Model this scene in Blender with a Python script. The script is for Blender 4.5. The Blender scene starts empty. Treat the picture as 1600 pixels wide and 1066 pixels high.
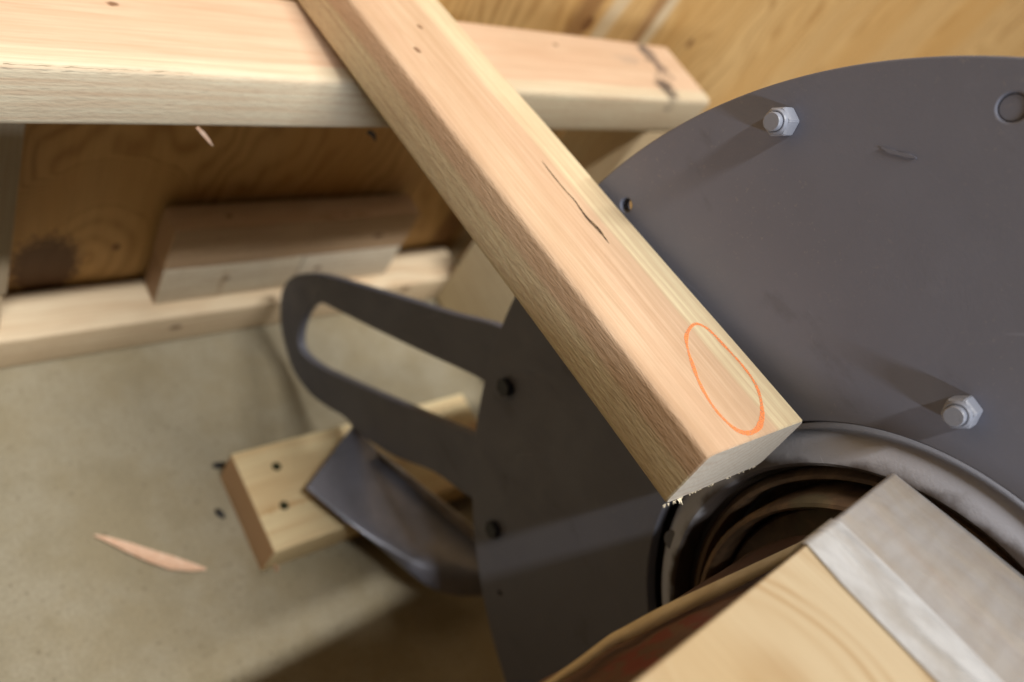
import bpy, bmesh, math, random
from mathutils import Vector, Matrix, noise
random.seed(7)
scene = bpy.context.scene

# ---------------------------------------------------------------- camera
F = 1292.23                      # focal length in photo pixels (1600 wide), 18 mm on an APS-C sensor
H = 0.631                        # camera height above the crate floor, metres
AX = Vector((0.72907332, 0.16187667, -0.66501732)).normalized()    # crate axes seen from the camera
AY = Vector((-0.4936923, 0.79733794, -0.34716008)).normalized()
AZ = AX.cross(AY).normalized()
RC = Matrix((AX, AY, AZ))        # camera-to-world rotation
cam = bpy.data.cameras.new('camera')
camo = bpy.data.objects.new('camera', cam)
scene.collection.objects.link(camo)
camo.matrix_world = Matrix.Translation((0, 0, H)) @ RC.to_4x4()
cam.sensor_width = 22.3
cam.lens = F / 1600 * 22.3
cam.clip_start = 0.01
cam.clip_end = 60
cam.dof.use_dof = True
cam.dof.focus_distance = 0.358
cam.dof.aperture_fstop = 2.8
scene.camera = camo
C0 = Vector((0, 0, H))

# ---------------------------------------------------------------- light
w = bpy.data.worlds.new('World'); scene.world = w; w.use_nodes = True
w.node_tree.nodes['Background'].inputs[0].default_value = (0.97, 0.96, 1.0, 1)
w.node_tree.nodes['Background'].inputs[1].default_value = 0.010

def lamp(name, loc, aim, size, size_y, power, col, yaw=0.0):
    """ceiling tube: long along the crate's x axis"""
    L = bpy.data.lights.new(name, 'AREA'); L.energy = power; L.color = col
    L.shape = 'RECTANGLE'; L.size = size; L.size_y = size_y
    o = bpy.data.objects.new(name, L); scene.collection.objects.link(o)
    z = (Vector(loc) - Vector(aim)).normalized(); x = Vector((1, yaw, 0)); x = (x - z * x.dot(z)).normalized()
    m = Matrix((x, z.cross(x), z)).transposed().to_4x4(); m.translation = Vector(loc); o.matrix_world = m
    return o
lamp('ceiling_tube', (0.27, -0.72, 3.2), (0.27, 0.2, 0.3), 1.80, 0.09, 122, (1.0, 0.96, 0.88), 0.034)
lamp('side_tube', (-1.1, -4.2, 2.62), (0.3, 0.2, 0.4), 1.2, 0.14, 118, (0.86, 0.92, 1.0))

scene.view_settings.view_transform = 'Standard'
scene.view_settings.look = 'None'
scene.view_settings.exposure = 0.0
scene.view_settings.gamma = 1
scene.render.engine = 'CYCLES'
scene.cycles.max_bounces = 8
scene.cycles.diffuse_bounces = 2

# ---------------------------------------------------------------- helpers
def at(u, v, ax, val):
    """photo pixel seen on the plane where crate axis ax has the value val (metres from the camera)"""
    d = RC @ Vector((u - 800, -(v - 533), -F))
    return C0 + d * (val / d['xyz'.index(ax)])

def link(o, parent=None):
    scene.collection.objects.link(o)
    if parent: o.parent = parent
    return o
def tag(o, label=None, cat=None, group=None, kind=None):
    if label: o['label'] = label
    if cat: o['category'] = cat
    if group: o['group'] = group
    if kind: o['kind'] = kind
    return o
def empty(name, loc, rot=None):
    o = bpy.data.objects.new(name, None); o.empty_display_size = 0.02
    o.matrix_world = Matrix.Translation(loc) @ (rot.to_4x4() if rot else Matrix())
    return link(o)
def mesh_obj(name, bm, m, parent=None, mat=None, smooth=False):
    me = bpy.data.meshes.new(name); bm.normal_update(); bm.to_mesh(me); bm.free()
    if smooth:
        for p in me.polygons: p.use_smooth = True
    if m: me.materials.append(m)
    o = bpy.data.objects.new(name, me)
    if mat is not None: o.matrix_world = mat
    link(o)
    if parent:
        bpy.context.view_layer.update()
        o.parent = parent
        o.matrix_parent_inverse = parent.matrix_world.inverted()
    return o
def frame(o, x, y, up=None):
    """matrix with local X along x and local Y along y (made orthogonal)"""
    x = Vector(x).normalized(); y = Vector(y); y = (y - x * y.dot(x)).normalized(); z = x.cross(y)
    m = Matrix((x, y, z)).transposed().to_4x4(); m.translation = Vector(o)
    return m
def box_bm(x0, x1, y0, y1, z0, z1, bev=0.003, seg=3, cuts=0, wob=0.0, seed=0):
    bm = bmesh.new()
    vs = [bm.verts.new((x, y, z)) for x in (x0, x1) for y in (y0, y1) for z in (z0, z1)]
    for f in ((0,1,3,2),(4,6,7,5),(0,4,5,1),(2,3,7,6),(0,2,6,4),(1,5,7,3)):
        bm.faces.new([vs[i] for i in f])
    bmesh.ops.recalc_face_normals(bm, faces=bm.faces)
    if bev:
        es = [e for e in bm.edges if abs((e.verts[0].co - e.verts[1].co).normalized().x) > 0.9]
        bmesh.ops.bevel(bm, geom=es, offset=bev, segments=seg, profile=0.5, affect='EDGES')
        es = [e for e in bm.edges if abs((e.verts[0].co - e.verts[1].co).normalized().x) < 0.1
              and abs(e.calc_face_angle(0)) > 0.8]
        bmesh.ops.bevel(bm, geom=es, offset=min(bev, 0.0006), segments=1, profile=0.5, affect='EDGES')
    if cuts:
        for k in range(1, cuts):
            xx = x0 + (x1 - x0) * k / cuts
            bmesh.ops.bisect_plane(bm, geom=list(bm.verts) + list(bm.edges) + list(bm.faces), plane_co=(xx, 0, 0), plane_no=(1, 0, 0))
        for v in bm.verts:
            n = noise.noise_vector(Vector((v.co.x * 14 + seed, v.co.y * 9, v.co.z * 9 + seed)))
            v.co += Vector((0, n.y, n.z)) * wob
    return bm
def smooth_sharp(o, ang=35):
    for p in o.data.polygons: p.use_smooth = True
    try:
        o.data.set_sharp_from_angle(angle=math.radians(ang))
    except Exception: pass
    return o

# ---------------------------------------------------------------- materials
class N:
    def __init__(s, name):
        s.m = bpy.data.materials.new(name); s.m.use_nodes = True
        s.t = s.m.node_tree; s.b = s.t.nodes['Principled BSDF']
        s.tc = s.t.nodes.new('ShaderNodeTexCoord'); s.P = s.tc.outputs['Object']
    def n(s, typ, **kw):
        x = s.t.nodes.new(typ)
        for k, v in kw.items(): setattr(x, k, v)
        return x
    def put(s, sock, v):
        if hasattr(v, 'is_output'): s.t.links.new(v, sock)
        elif v is not None:
            if isinstance(v, (tuple, list)) and len(v) == 3 and sock.type == 'RGBA': v = (*v, 1)
            sock.default_value = v
    def math(s, op, a, b=None, c=None, clamp=False):
        x = s.n('ShaderNodeMath', operation=op, use_clamp=clamp)
        s.put(x.inputs[0], a); s.put(x.inputs[1], b)
        if c is not None: s.put(x.inputs[2], c)
        return x.outputs[0]
    def vm(s, op, a, b=None):
        x = s.n('ShaderNodeVectorMath', operation=op); s.put(x.inputs[0], a)
        if b is not None: s.put(x.inputs[1], b)
        return x.outputs['Value'] if op in ('LENGTH', 'DISTANCE', 'DOT_PRODUCT') else x.outputs[0]
    def noise(s, scale, vec=None, detail=3, rough=0.5, dim='3D', dist=0):
        x = s.n('ShaderNodeTexNoise'); s.put(x.inputs['Vector'], vec if vec is not None else s.P)
        x.inputs['Scale'].default_value = scale; x.inputs['Detail'].default_value = detail
        x.inputs['Roughness'].default_value = rough; x.inputs['Distortion'].default_value = dist
        return x.outputs['Fac']
    def noisec(s, scale, vec=None, detail=2):
        x = s.n('ShaderNodeTexNoise'); s.put(x.inputs['Vector'], vec if vec is not None else s.P)
        x.inputs['Scale'].default_value = scale; x.inputs['Detail'].default_value = detail
        return x.outputs['Color']
    def mr(s, v, a, b, c=0.0, d=1.0, typ='SMOOTHSTEP'):
        x = s.n('ShaderNodeMapRange', interpolation_type=typ)
        s.put(x.inputs[0], v)
        for i, q in enumerate((a, b, c, d)): x.inputs[i + 1].default_value = q
        return x.outputs[0]
    def mix(s, f, a, b, mode='MIX'):
        x = s.n('ShaderNodeMix', data_type='RGBA', blend_type=mode)
        s.put(x.inputs[0], f); s.put(x.inputs[6], a); s.put(x.inputs[7], b)
        return x.outputs[2]
    def scale(s, v, sc, off=(0, 0, 0)):
        x = s.n('ShaderNodeMapping'); s.put(x.inputs[0], v)
        x.inputs['Scale'].default_value = sc; x.inputs['Location'].default_value = off
        return x.outputs[0]
    def xyz(s, v):
        x = s.n('ShaderNodeSeparateXYZ'); s.put(x.inputs[0], v); return x.outputs
    def bump(s, h, strength, dist, prev=None):
        x = s.n('ShaderNodeBump'); s.put(x.inputs['Height'], h)
        x.inputs['Strength'].default_value = strength; x.inputs['Distance'].default_value = dist
        if prev is not None: s.put(x.inputs['Normal'], prev)
        return x.outputs[0]
    def out(s, col=None, rough=None, normal=None, metal=None, spec=None):
        if col is not None: s.put(s.b.inputs['Base Color'], col)
        if rough is not None: s.put(s.b.inputs['Roughness'], rough)
        if normal is not None: s.put(s.b.inputs['Normal'], normal)
        if metal is not None: s.put(s.b.inputs['Metallic'], metal)
        if spec is not None: s.put(s.b.inputs['Specular IOR Level'], spec)
        return s.m

def wood(name, sap, heart, late, pith=(0, -0.05), rh=0.05, soft=0.006, ring=700, late_amt=0.35,
         seed=0.0, knots=(), end=(0.62, 0.52, 0.38), stains=(), rough_sawn=0.4, wave=0.006, mottle=0.12):
    s = N(name)
    # gentle waviness of the grain along the length
    nz = s.noisec(1.0, s.scale(s.P, (9, 16, 16), (seed, seed * 1.7, 0)), 2)
    dis = s.vm('MULTIPLY', s.vm('SUBTRACT', nz, (0.5, 0.5, 0.5)), (0, wave * 2, wave * 2))
    Q = s.vm('ADD', s.P, dis)
    # grain flows round every knot
    kmask = None
    for (kx, ky, kz, kr) in knots:
        dl = s.vm('LENGTH', s.vm('MULTIPLY', s.vm('SUBTRACT', s.P, (kx, ky, kz)), (0.45, 1, 1)))
        bend = s.mr(dl, 0.0, kr * 5, kr * 2.2, 0)
        cb = s.n('ShaderNodeCombineXYZ'); s.put(cb.inputs[2], bend); s.put(cb.inputs[1], bend)
        Q = s.vm('ADD', Q, cb.outputs[0])
        dn = s.math('ADD', s.vm('LENGTH', s.vm('MULTIPLY', s.vm('SUBTRACT', s.P, (kx, ky, kz)), (0.6, 1, 1))),
                    s.math('MULTIPLY', s.math('SUBTRACT', s.noise(400, None, 2), 0.5), kr * 0.9))
        k = s.mr(dn, kr * 0.45, kr * 1.15, 1, 0)
        kmask = k if kmask is None else s.math('MAXIMUM', kmask, k)
    c = s.vm('MULTIPLY', s.vm('SUBTRACT', Q, (0, pith[0], pith[1])), (0, 1, 1))
    r = s.vm('LENGTH', c)
    rr = s.math('ADD', r, s.math('MULTIPLY', s.math('SUBTRACT', s.noise(1, s.scale(s.P, (5, 30, 30), (seed * 3, 1, 2)), 3), 0.5), 0.004))
    rq = s.math('ADD', rr, s.math('MULTIPLY', s.math('SUBTRACT', s.noise(1, s.scale(s.P, (2.5, 75, 75), (seed * 7, 3, 1)), 3, 0.6), 0.5), 0.009))
    sn = s.math('SINE', s.math('MULTIPLY', rq, ring))
    rings = s.math('POWER', s.mr(sn, -0.9, 1.0, 0, 1, 'LINEAR'), 2.2)
    rings = s.math('MULTIPLY', rings, s.mr(s.noise(1, s.scale(s.P, (6, 40, 40), (3 + seed, 0, 0)), 2), 0.25, 0.7, 0.25, 1.0))
    hm = s.mr(rr, rh - soft, rh + soft, 1, 0)
    hm = s.math('MULTIPLY', hm, s.mr(s.noise(1, s.scale(s.P, (7, 50, 50), (seed, 5, 0)), 3), 0.2, 0.75, 0.78, 1.0))
    base = s.mix(hm, sap, heart)
    lm = s.math('MULTIPLY', rings, late_amt)
    base = s.mix(lm, base, late)
    fib = s.noise(1, s.scale(s.P, (14, 620, 620), (seed, 0, 0)), 3, 0.6)
    base = s.mix(s.mr(fib, 0.25, 0.75, 0.36, 0.0), base, (late[0] * 0.8, late[1] * 0.8, late[2] * 0.8))
    mot = s.noise(1, s.scale(s.P, (18, 45, 45), (seed * 5, 2, 2)), 3)
    base = s.mix(s.mr(mot, 0.3, 0.75, 0, mottle), base, (late[0] * 0.9, late[1] * 0.85, late[2] * 0.8))
    for (x0, y0, z0, ex, ey, amt, colr) in stains:      # weather stains: blotches with a noisy outline
        dl = s.vm('LENGTH', s.vm('MULTIPLY', s.vm('SUBTRACT', s.P, (x0, y0, z0)), (1 / ex, 1 / ey, 1 / ey)))
        dl = s.math('ADD', dl, s.math('MULTIPLY', s.math('SUBTRACT', s.noise(130, None, 4, 0.7), 0.5), 2.6))
        base = s.mix(s.mr(dl, 0.3, 1.0, amt, 0), base, colr)
    if kmask is not None:
        base = s.mix(s.math('MULTIPLY', kmask, 0.85), base, (0.16, 0.075, 0.035))
    nx = s.xyz(s.tc.outputs['Normal'])[0]
    em = s.mr(s.math('ABSOLUTE', nx), 0.75, 0.95)
    saw = s.noise(1, s.scale(s.P, (10, 900, 160), (0, 0, seed)), 2)
    ecol = s.mix(s.mr(saw, 0.35, 0.7, 0.0, 0.16), end, (end[0] * 0.62, end[1] * 0.55, end[2] * 0.48))
    ecol = s.mix(s.math('MULTIPLY', rings, 0.25), ecol, late)
    col = s.mix(em, base, ecol)
    chat = s.noise(1, s.scale(s.P, (130, 620, 620), (seed, 3, 1)), 3, 0.65)
    ny_ = s.math('ABSOLUTE', s.xyz(s.tc.outputs['Normal'])[1])
    sidef = s.mr(ny_, 0.5, 0.9, 0.25, 1.0)
    col = s.mix(s.math('MULTIPLY', sidef, s.mr(chat, 0.46, 0.66, 0, 0.5 * rough_sawn)), col, (late[0] * 0.75, late[1] * 0.8, late[2] * 0.9))
    h1 = s.math('ADD', s.math('MULTIPLY', fib, 0.5), s.math('MULTIPLY', rings, -0.10))
    nrm = s.bump(h1, 0.4, 0.0003)
    nrm = s.bump(s.math('MULTIPLY', chat, sidef), rough_sawn, 0.0009, nrm)
    return s.out(col, s.mr(fib, 0.2, 0.8, 0.5, 0.72), nrm, spec=0.3)

SAP = (0.74, 0.60, 0.36); HEART = (0.70, 0.44, 0.27); LATE = (0.50, 0.27, 0.12)

def plywood(name, base, dark, rot=None, seed=0.0, knots=(), stripe=6.0, amt=0.6, streaks=(), eyes=(), freq=0):
    """rotary-cut veneer: long wandering bands along local X"""
    s = N(name)
    P = s.P
    Q = s.scale(P, (1.0, 5.0, 1.0), (seed, seed, 0))
    warp = s.noise(1, s.scale(P, (5, 9, 5), (seed, 0, 0)), 3, 0.45)
    y = s.xyz(P)[1]
    add = s.math('MULTIPLY', warp, 0.16)
    for (kx, ky, kr) in knots:
        dl = s.vm('LENGTH', s.vm('MULTIPLY', s.vm('SUBTRACT', P, (kx, ky, 0)), (0.6, 1, 0)))
        add = s.math('ADD', add, s.mr(dl, 0.0, kr * 7, kr * 3.0, 0))
    yy = s.math('ADD', y, add)
    for (kx, ky, rad) in eyes:
        dl = s.vm('LENGTH', s.vm('MULTIPLY', s.vm('SUBTRACT', P, (kx, ky, 0)), (0.75, 1, 0)))
        dl = s.math('ADD', dl, s.math('MULTIPLY', s.math('SUBTRACT', warp, 0.5), 0.05))
        m_ = s.mr(dl, rad * 0.6, rad * 1.2, 1, 0)
        mm = s.n('ShaderNodeMix', data_type='FLOAT'); s.put(mm.inputs[0], m_); s.put(mm.inputs[2], yy); s.put(mm.inputs[3], dl)
        yy = mm.outputs[0]
    sn = s.math('SINE', s.math('MULTIPLY', yy, freq or 6.283 * 1000 / stripe / 8))
    b = s.math('POWER', s.mr(sn, -1, 1, 0, 1, 'LINEAR'), 2.0)
    n2 = s.noise(1, s.scale(P, (5, 60, 60), (seed, 4, 0)), 4, 0.55)
    f = s.math('MULTIPLY', b, s.mr(n2, 0.3, 0.7, 0.3, 1))
    col = s.mix(s.math('MULTIPLY', f, amt), base, dark)
    lo = s.noise(1, s.scale(P, (2.2, 9, 9), (seed * 2, 1, 0)), 3)
    col = s.mix(s.mr(lo, 0.35, 0.7, 0, 0.55), col, (base[0] * 0.82, base[1] * 0.66, base[2] * 0.42))
    fib = s.noise(1, s.scale(P, (18, 700, 700), (seed, 0, 0)), 3, 0.6)
    col = s.mix(s.mr(fib, 0.3, 0.75, 0.3, 0.0), col, dark)
    for (y0, w0, colr, a) in streaks:
        wob = s.math('MULTIPLY', s.math('SUBTRACT', s.noise(1, s.scale(P, (9, 20, 20), (y0 * 9, 0, 0)), 3), 0.5), w0 * 1.6)
        d = s.math('ABSOLUTE', s.math('SUBTRACT', s.math('ADD', y, wob), y0))
        col = s.mix(s.mr(d, w0 * 0.35, w0, a, 0), col, colr)
    km = None
    for (kx, ky, kr) in knots:
        dl = s.vm('LENGTH', s.vm('MULTIPLY', s.vm('SUBTRACT', P, (kx, ky, 0)), (0.7, 1, 0)))
        dl = s.math('ADD', dl, s.math('MULTIPLY', s.math('SUBTRACT', s.noise(200, None, 2), 0.5), kr))
        col = s.mix(s.mr(dl, kr * 0.7, kr * 1.25, 0.9, 0), col, (0.20, 0.085, 0.03) if kr < 0.02 else (0.11, 0.055, 0.03))
    nrm = s.bump(s.math('ADD', fib, s.math('MULTIPLY', b, -0.3)), 0.35, 0.0006)
    return s.out(col, 0.55, nrm, spec=0.3)

def paint(name, base, rough=0.5, speck=0.15, bump=0.25, dirt=0.25):
    s = N(name)
    n1 = s.noise(1, s.scale(s.P, (9, 9, 9)), 4, 0.55)
    n2 = s.noise(900, None, 2)
    n3 = s.noise(70, None, 5, 0.7)
    col = s.mix(s.mr(n1, 0.35, 0.75, 0, dirt), base, (base[0] * 0.72, base[1] * 0.68, base[2] * 0.63))
    col = s.mix(s.mr(n3, 0.58, 0.75, 0, speck), col, (base[0] * 1.4, base[1] * 1.38, base[2] * 1.32))
    # rubbed smudges, sawdust film and hairline scratches
    sm = s.noise(1, s.scale(s.P, (16, 30, 22), (4, 2, 7)), 5, 0.62)
    col = s.mix(s.mr(sm, 0.60, 0.72, 0, 0.35), col, (base[0] * 0.55, base[1] * 0.5, base[2] * 0.45))
    du = s.noise(1, s.scale(s.P, (420, 420, 420)), 2, 0.8)
    col = s.mix(s.math('MULTIPLY', s.mr(du, 0.62, 0.72, 0, 0.14), s.mr(n1, 0.4, 0.6)), col, (0.50, 0.44, 0.35))
    sc = s.n('ShaderNodeTexVoronoi', feature='DISTANCE_TO_EDGE'); s.put(sc.inputs['Vector'], s.scale(s.vm('ADD', s.P, s.vm('MULTIPLY', s.noisec(12), (0.03, 0.03, 0.03))), (4, 7, 17)))
    sc.inputs['Scale'].default_value = 1.6
    scr = s.math('MULTIPLY', s.mr(sc.outputs['Distance'], 0.0, 0.006, 1, 0), s.mr(s.noise(30, None, 3), 0.56, 0.64))
    col = s.mix(s.math('MULTIPLY', scr, 0.30), col, (base[0] * 1.7, base[1] * 1.7, base[2] * 1.65))
    nrm = s.bump(n2, bump, 0.0002)
    nrm = s.bump(n3, 0.12, 0.0006, nrm)
    return s.out(col, s.math('ADD', s.mr(n3, 0.3, 0.7, rough - 0.08, rough + 0.1), s.mr(sm, 0.4, 0.7, -0.06, 0.12)), nrm)

def bearing_mat(name):
    s = N(name)
    n = s.noise(60, None, 5, 0.65); g = s.noise(22, None, 4, 0.6)
    col = s.mix(s.mr(n, 0.4, 0.7), (0.15, 0.095, 0.060), (0.30, 0.19, 0.11))
    col = s.mix(s.mr(g, 0.56, 0.70, 0, 0.5), col, (0.16, 0.16, 0.09))
    return s.out(col, s.mr(n, 0.3, 0.7, 0.55, 0.8), s.bump(n, 0.5, 0.0008), metal=0.1)

def floor_mat():
    s = N('floor_panel')
    a = s.noise(1, s.scale(s.P, (14, 14, 14)), 5, 0.62)
    b = s.noise(1, s.scale(s.P, (60, 60, 60)), 4, 0.65)
    c = s.noise(480, None, 2, 0.6)
    a2 = s.noise(1, s.scale(s.P, (34, 22, 30), (3, 1, 0)), 5, 0.7)
    base = s.mix(s.mr(a, 0.36, 0.64), (0.330, 0.285, 0.195), (0.370, 0.335, 0.255))
    base = s.mix(s.mr(a2, 0.45, 0.66, 0, 0.40), base, (0.270, 0.235, 0.160))
    base = s.mix(s.mr(b, 0.30, 0.46, 0.25, 0), base, (0.42, 0.38, 0.29))
    base = s.mix(s.mr(c, 0.38, 0.62, 0.35, 0), base, (0.20, 0.17, 0.115))
    sp = s.noise(240, None, 1, 0.5)
    base = s.mix(s.mr(sp, 0.66, 0.74, 0, 0.6), base, (0.15, 0.12, 0.08))
    return s.out(base, 0.8, s.bump(b, 0.3, 0.0015, s.bump(c, 0.3, 0.0004)), spec=0.2)

M_plate = paint('grey_paint', (0.176, 0.186, 0.240), 0.56)
M_nut = paint('light_grey_paint', (0.27, 0.295, 0.37), 0.42, 0.4, 0.6, 0.7)
def ring_mat():
    m = paint('bearing_housing_paint', (0.47, 0.50, 0.61), 0.58, 0.3, 0.8, 0.5)
    t = m.node_tree; b = t.nodes['Principled BSDF']; tc = t.nodes['Texture Coordinate']
    sx = t.nodes.new('ShaderNodeSeparateXYZ'); t.links.new(tc.outputs['Object'], sx.inputs[0])
    cb = t.nodes.new('ShaderNodeCombineXYZ'); t.links.new(sx.outputs[1], cb.inputs[1]); t.links.new(sx.outputs[2], cb.inputs[2])
    ln = t.nodes.new('ShaderNodeVectorMath'); ln.operation = 'LENGTH'; t.links.new(cb.outputs[0], ln.inputs[0])
    no = t.nodes.new('ShaderNodeTexNoise'); no.inputs['Scale'].default_value = 26; no.inputs['Detail'].default_value = 5; t.links.new(tc.outputs['Object'], no.inputs['Vector'])
    a = t.nodes.new('ShaderNodeMath'); a.operation = 'MULTIPLY_ADD'; t.links.new(no.outputs['Fac'], a.inputs[0]); a.inputs[1].default_value = 0.030; t.links.new(ln.outputs['Value'], a.inputs[2])
    mr = t.nodes.new('ShaderNodeMapRange'); mr.interpolation_type = 'SMOOTHSTEP'; t.links.new(a.outputs[0], mr.inputs[0])
    for i, q in enumerate((0.1120, 0.1180, 0.92, 0.0)): mr.inputs[i + 1].default_value = q
    mx = t.nodes.new('ShaderNodeMix'); mx.data_type = 'RGBA'
    old = b.inputs['Base Color'].links[0].from_socket
    t.links.new(mr.outputs[0], mx.inputs[0]); t.links.new(old, mx.inputs[6]); mx.inputs[7].default_value = (0.06, 0.04, 0.026, 1)
    t.links.new(mx.outputs[2], b.inputs['Base Color'])
    return m
M_ring = ring_mat()
M_ring.node_tree.nodes['Principled BSDF'].inputs['Specular IOR Level'].default_value = 0.2
M_plate.node_tree.nodes['Principled BSDF'].inputs['Specular IOR Level'].default_value = 0.35
M_bear = bearing_mat('rusty_bearing_metal')
s_ = N('dark_steel'); M_dark = s_.out((0.035, 0.035, 0.04), 0.38, s_.bump(s_.noise(300), 0.3, 0.0004), metal=0.6)
s_ = N('deep_black'); M_black = s_.out((0.012, 0.010, 0.009), 0.7)
s_ = N('screw_metal'); M_screw = s_.out((0.05, 0.06, 0.035), 0.4, metal=0.7)

# ---------------------------------------------------------------- setting: crate floor
bm = bmesh.new()
vs = [bm.verts.new(p) for p in ((-0.5, -0.42, 0), (2.6, -0.42, 0), (2.6, 0.47, 0), (-0.5, 0.47, 0))]
bm.faces.new(vs)
fl = mesh_obj('floor', bm, floor_mat()); tag(fl, kind='structure')

# crate walls: plywood sheets, veneer running upwards (local X = world Z, local Y = world X)
WY = 0.452
def wall_x(u, v): return at(u, v, 'y', WY)
kk = [at(u, v, 'y', WY) for (u, v) in ((918, 38), (1078, 68), (70, 418), (182, 386))]
Mw = frame((0, WY, 0), (0, 0, 1), (1, 0, 0))
# local z of this frame = world y (z cross x = y)
pw = plywood('back_wall_plywood', (0.78, 0.52, 0.23), (0.38, 0.19, 0.06), seed=1.3,
             knots=[(kk[0].z, kk[0].x, 0.006), (kk[1].z, kk[1].x, 0.004), (kk[2].z, kk[2].x, 0.026), (kk[3].z, kk[3].x, 0.003)],
             amt=0.75, freq=420, eyes=[(kk[3].z - 0.01, kk[3].x - 0.02, 0.075)],
             streaks=[(at(915, 20, 'y', WY).x, 0.020, (0.27, 0.13, 0.05), 0.75), (at(958, 20, 'y', WY).x, 0.014, (0.72, 0.58, 0.38), 0.8),
                      (at(1012, 40, 'y', WY).x, 0.016, (0.30, 0.15, 0.07), 0.65), (at(1040, 20, 'y', WY).x, 0.010, (0.74, 0.6, 0.4), 0.8)])
bw = mesh_obj('crate_wall', box_bm(0, 1.25, -0.42, 2.60, 0, 0.012, bev=0.0006, seg=1), pw, mat=Mw)
tag(bw, 'tall orange plywood crate wall behind the horizontal timber', 'crate wall')
pf = plywood('front_wall_plywood', (0.62, 0.42, 0.18), (0.42, 0.22, 0.08), seed=4.1)
fw = mesh_obj('crate_wall', box_bm(0, 0.66, -0.42, 2.60, -0.012, 0, bev=0.0006, seg=1), pf, mat=frame((0, -0.38, 0), (0, 0, 1), (1, 0, 0)))  # unseen near wall, its top height shaped to block the side tube
tag(fw, 'plywood crate wall on the near side, out of view, height set to block the side tube', 'crate wall')

# ---------------------------------------------------------------- lumber
def lumber(name, M, L, y, z, mat, label=None, cat=None, bev=0.003, wob=0.0004, parent=None, seed=0, cuts=None):
    """board from local x=0 to L, width y=(y0,y1), thickness z=(z0,z1)"""
    bm = box_bm(L[0], L[1], y[0], y[1], z[0], z[1], bev, 3, cuts or max(4, int((L[1] - L[0]) / 0.02)), wob, seed)
    o = mesh_obj(name, bm, mat, parent, M); smooth_sharp(o, 40)
    if label: tag(o, label, cat)
    return o

K = Matrix.Rotation(0, 4, 'X')
# horizontal timber along the back wall
k = 0.280; ztop = H - k
cb = wood('cross_timber_wood', (0.74, 0.67, 0.50), (0.76, 0.55, 0.40), (0.58, 0.35, 0.21), pith=(0.047, 0.035), rh=0.0495, soft=0.0018, ring=1100,
          late_amt=0.30, seed=2.2, wave=0.0025,
          knots=[(at(520, 5, 'z', -k).x - 0.0, 0.063, 0.0, 0.0001), (at(176, 6, 'z', -k).x, at(176, 6, 'z', -k).y - 0.3395, 0, 0.0022),
                 (at(868, 70, 'z', -k).x, at(868, 70, 'z', -k).y - 0.3395, 0, 0.002)],
          stains=[(at(1012, 84, 'z', -k).x, 0.062, 0, 0.013, 0.020, 0.85, (0.10, 0.08, 0.075)),
                  (at(1035, 110, 'z', -k).x, 0.042, 0, 0.011, 0.020, 0.8, (0.14, 0.10, 0.09)),
                  (at(1052, 148, 'z', -k).x - .002, 0.014, 0, 0.014, 0.020, 0.9, (0.07, 0.055, 0.05)),
                  (at(985, 95, 'z', -k).x, 0.048, 0, 0.022, 0.008, 0.3, (0.30, 0.25, 0.22))])
ct = lumber('horizontal_timber', frame((0, 0.3395, ztop), (1, 0, 0), (0, 1, 0)), (-0.25, 0.657), (0, 0.0755), (-0.038, 0), cb,
            'long pale timber lying horizontally along the plywood wall, black knot at its end', 'timber', bev=0.0045, seed=3)
# little splinters hanging from its lower edge
def sliver(name, pts, wdt, m, parent=None, thick=0.0006, nrm=(0, 0, 1), curl=0.0):
    bm = bmesh.new(); n = len(pts); up = Vector(nrm); rows = []
    for i, p in enumerate(pts):
        p = Vector(p); t = (Vector(pts[min(i + 1, n - 1)]) - Vector(pts[max(i - 1, 0)])).normalized()
        s = t.cross(up).normalized() * wdt[i] / 2; u = up * thick
        c = up * curl * wdt[i]
        rows.append([bm.verts.new(q) for q in (p - s + c, p, p + s + c, p + s + c + u, p + u, p - s + c + u)])
    for a, b in zip(rows, rows[1:]):
        for j in range(6): bm.faces.new((a[j], a[(j + 1) % 6], b[(j + 1) % 6], b[j]))
    bm.faces.new(rows[0][::-1]); bm.faces.new(rows[-1])
    bmesh.ops.recalc_face_normals(bm, faces=bm.faces)
    return mesh_obj(name, bm, m, parent)
s_ = N('wood_chip'); fb = s_.noise(1, s_.scale(s_.P, (300, 500, 300)), 3)
M_chip = s_.out(s_.mix(s_.mr(fb, 0.3, 0.7), (0.80, 0.58, 0.44), (0.70, 0.44, 0.30)), 0.7, s_.bump(fb, 0.4, 0.0006))
yb = 0.338
sliver('splinter', [at(308, 199, 'y', yb), at(318, 209, 'y', yb), at(326, 219, 'y', yb), at(332, 227, 'y', yb)], [0.0015, 0.0022, 0.0016, 0.0004], M_chip, ct, nrm=(0, -1, 0))
sliver('splinter', [at(575, 205, 'y', yb), at(583, 210, 'y', yb), at(586, 219, 'y', yb)], [0.003, 0.003, 0.001], M_dark, ct, nrm=(0, -1, 0))
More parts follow.
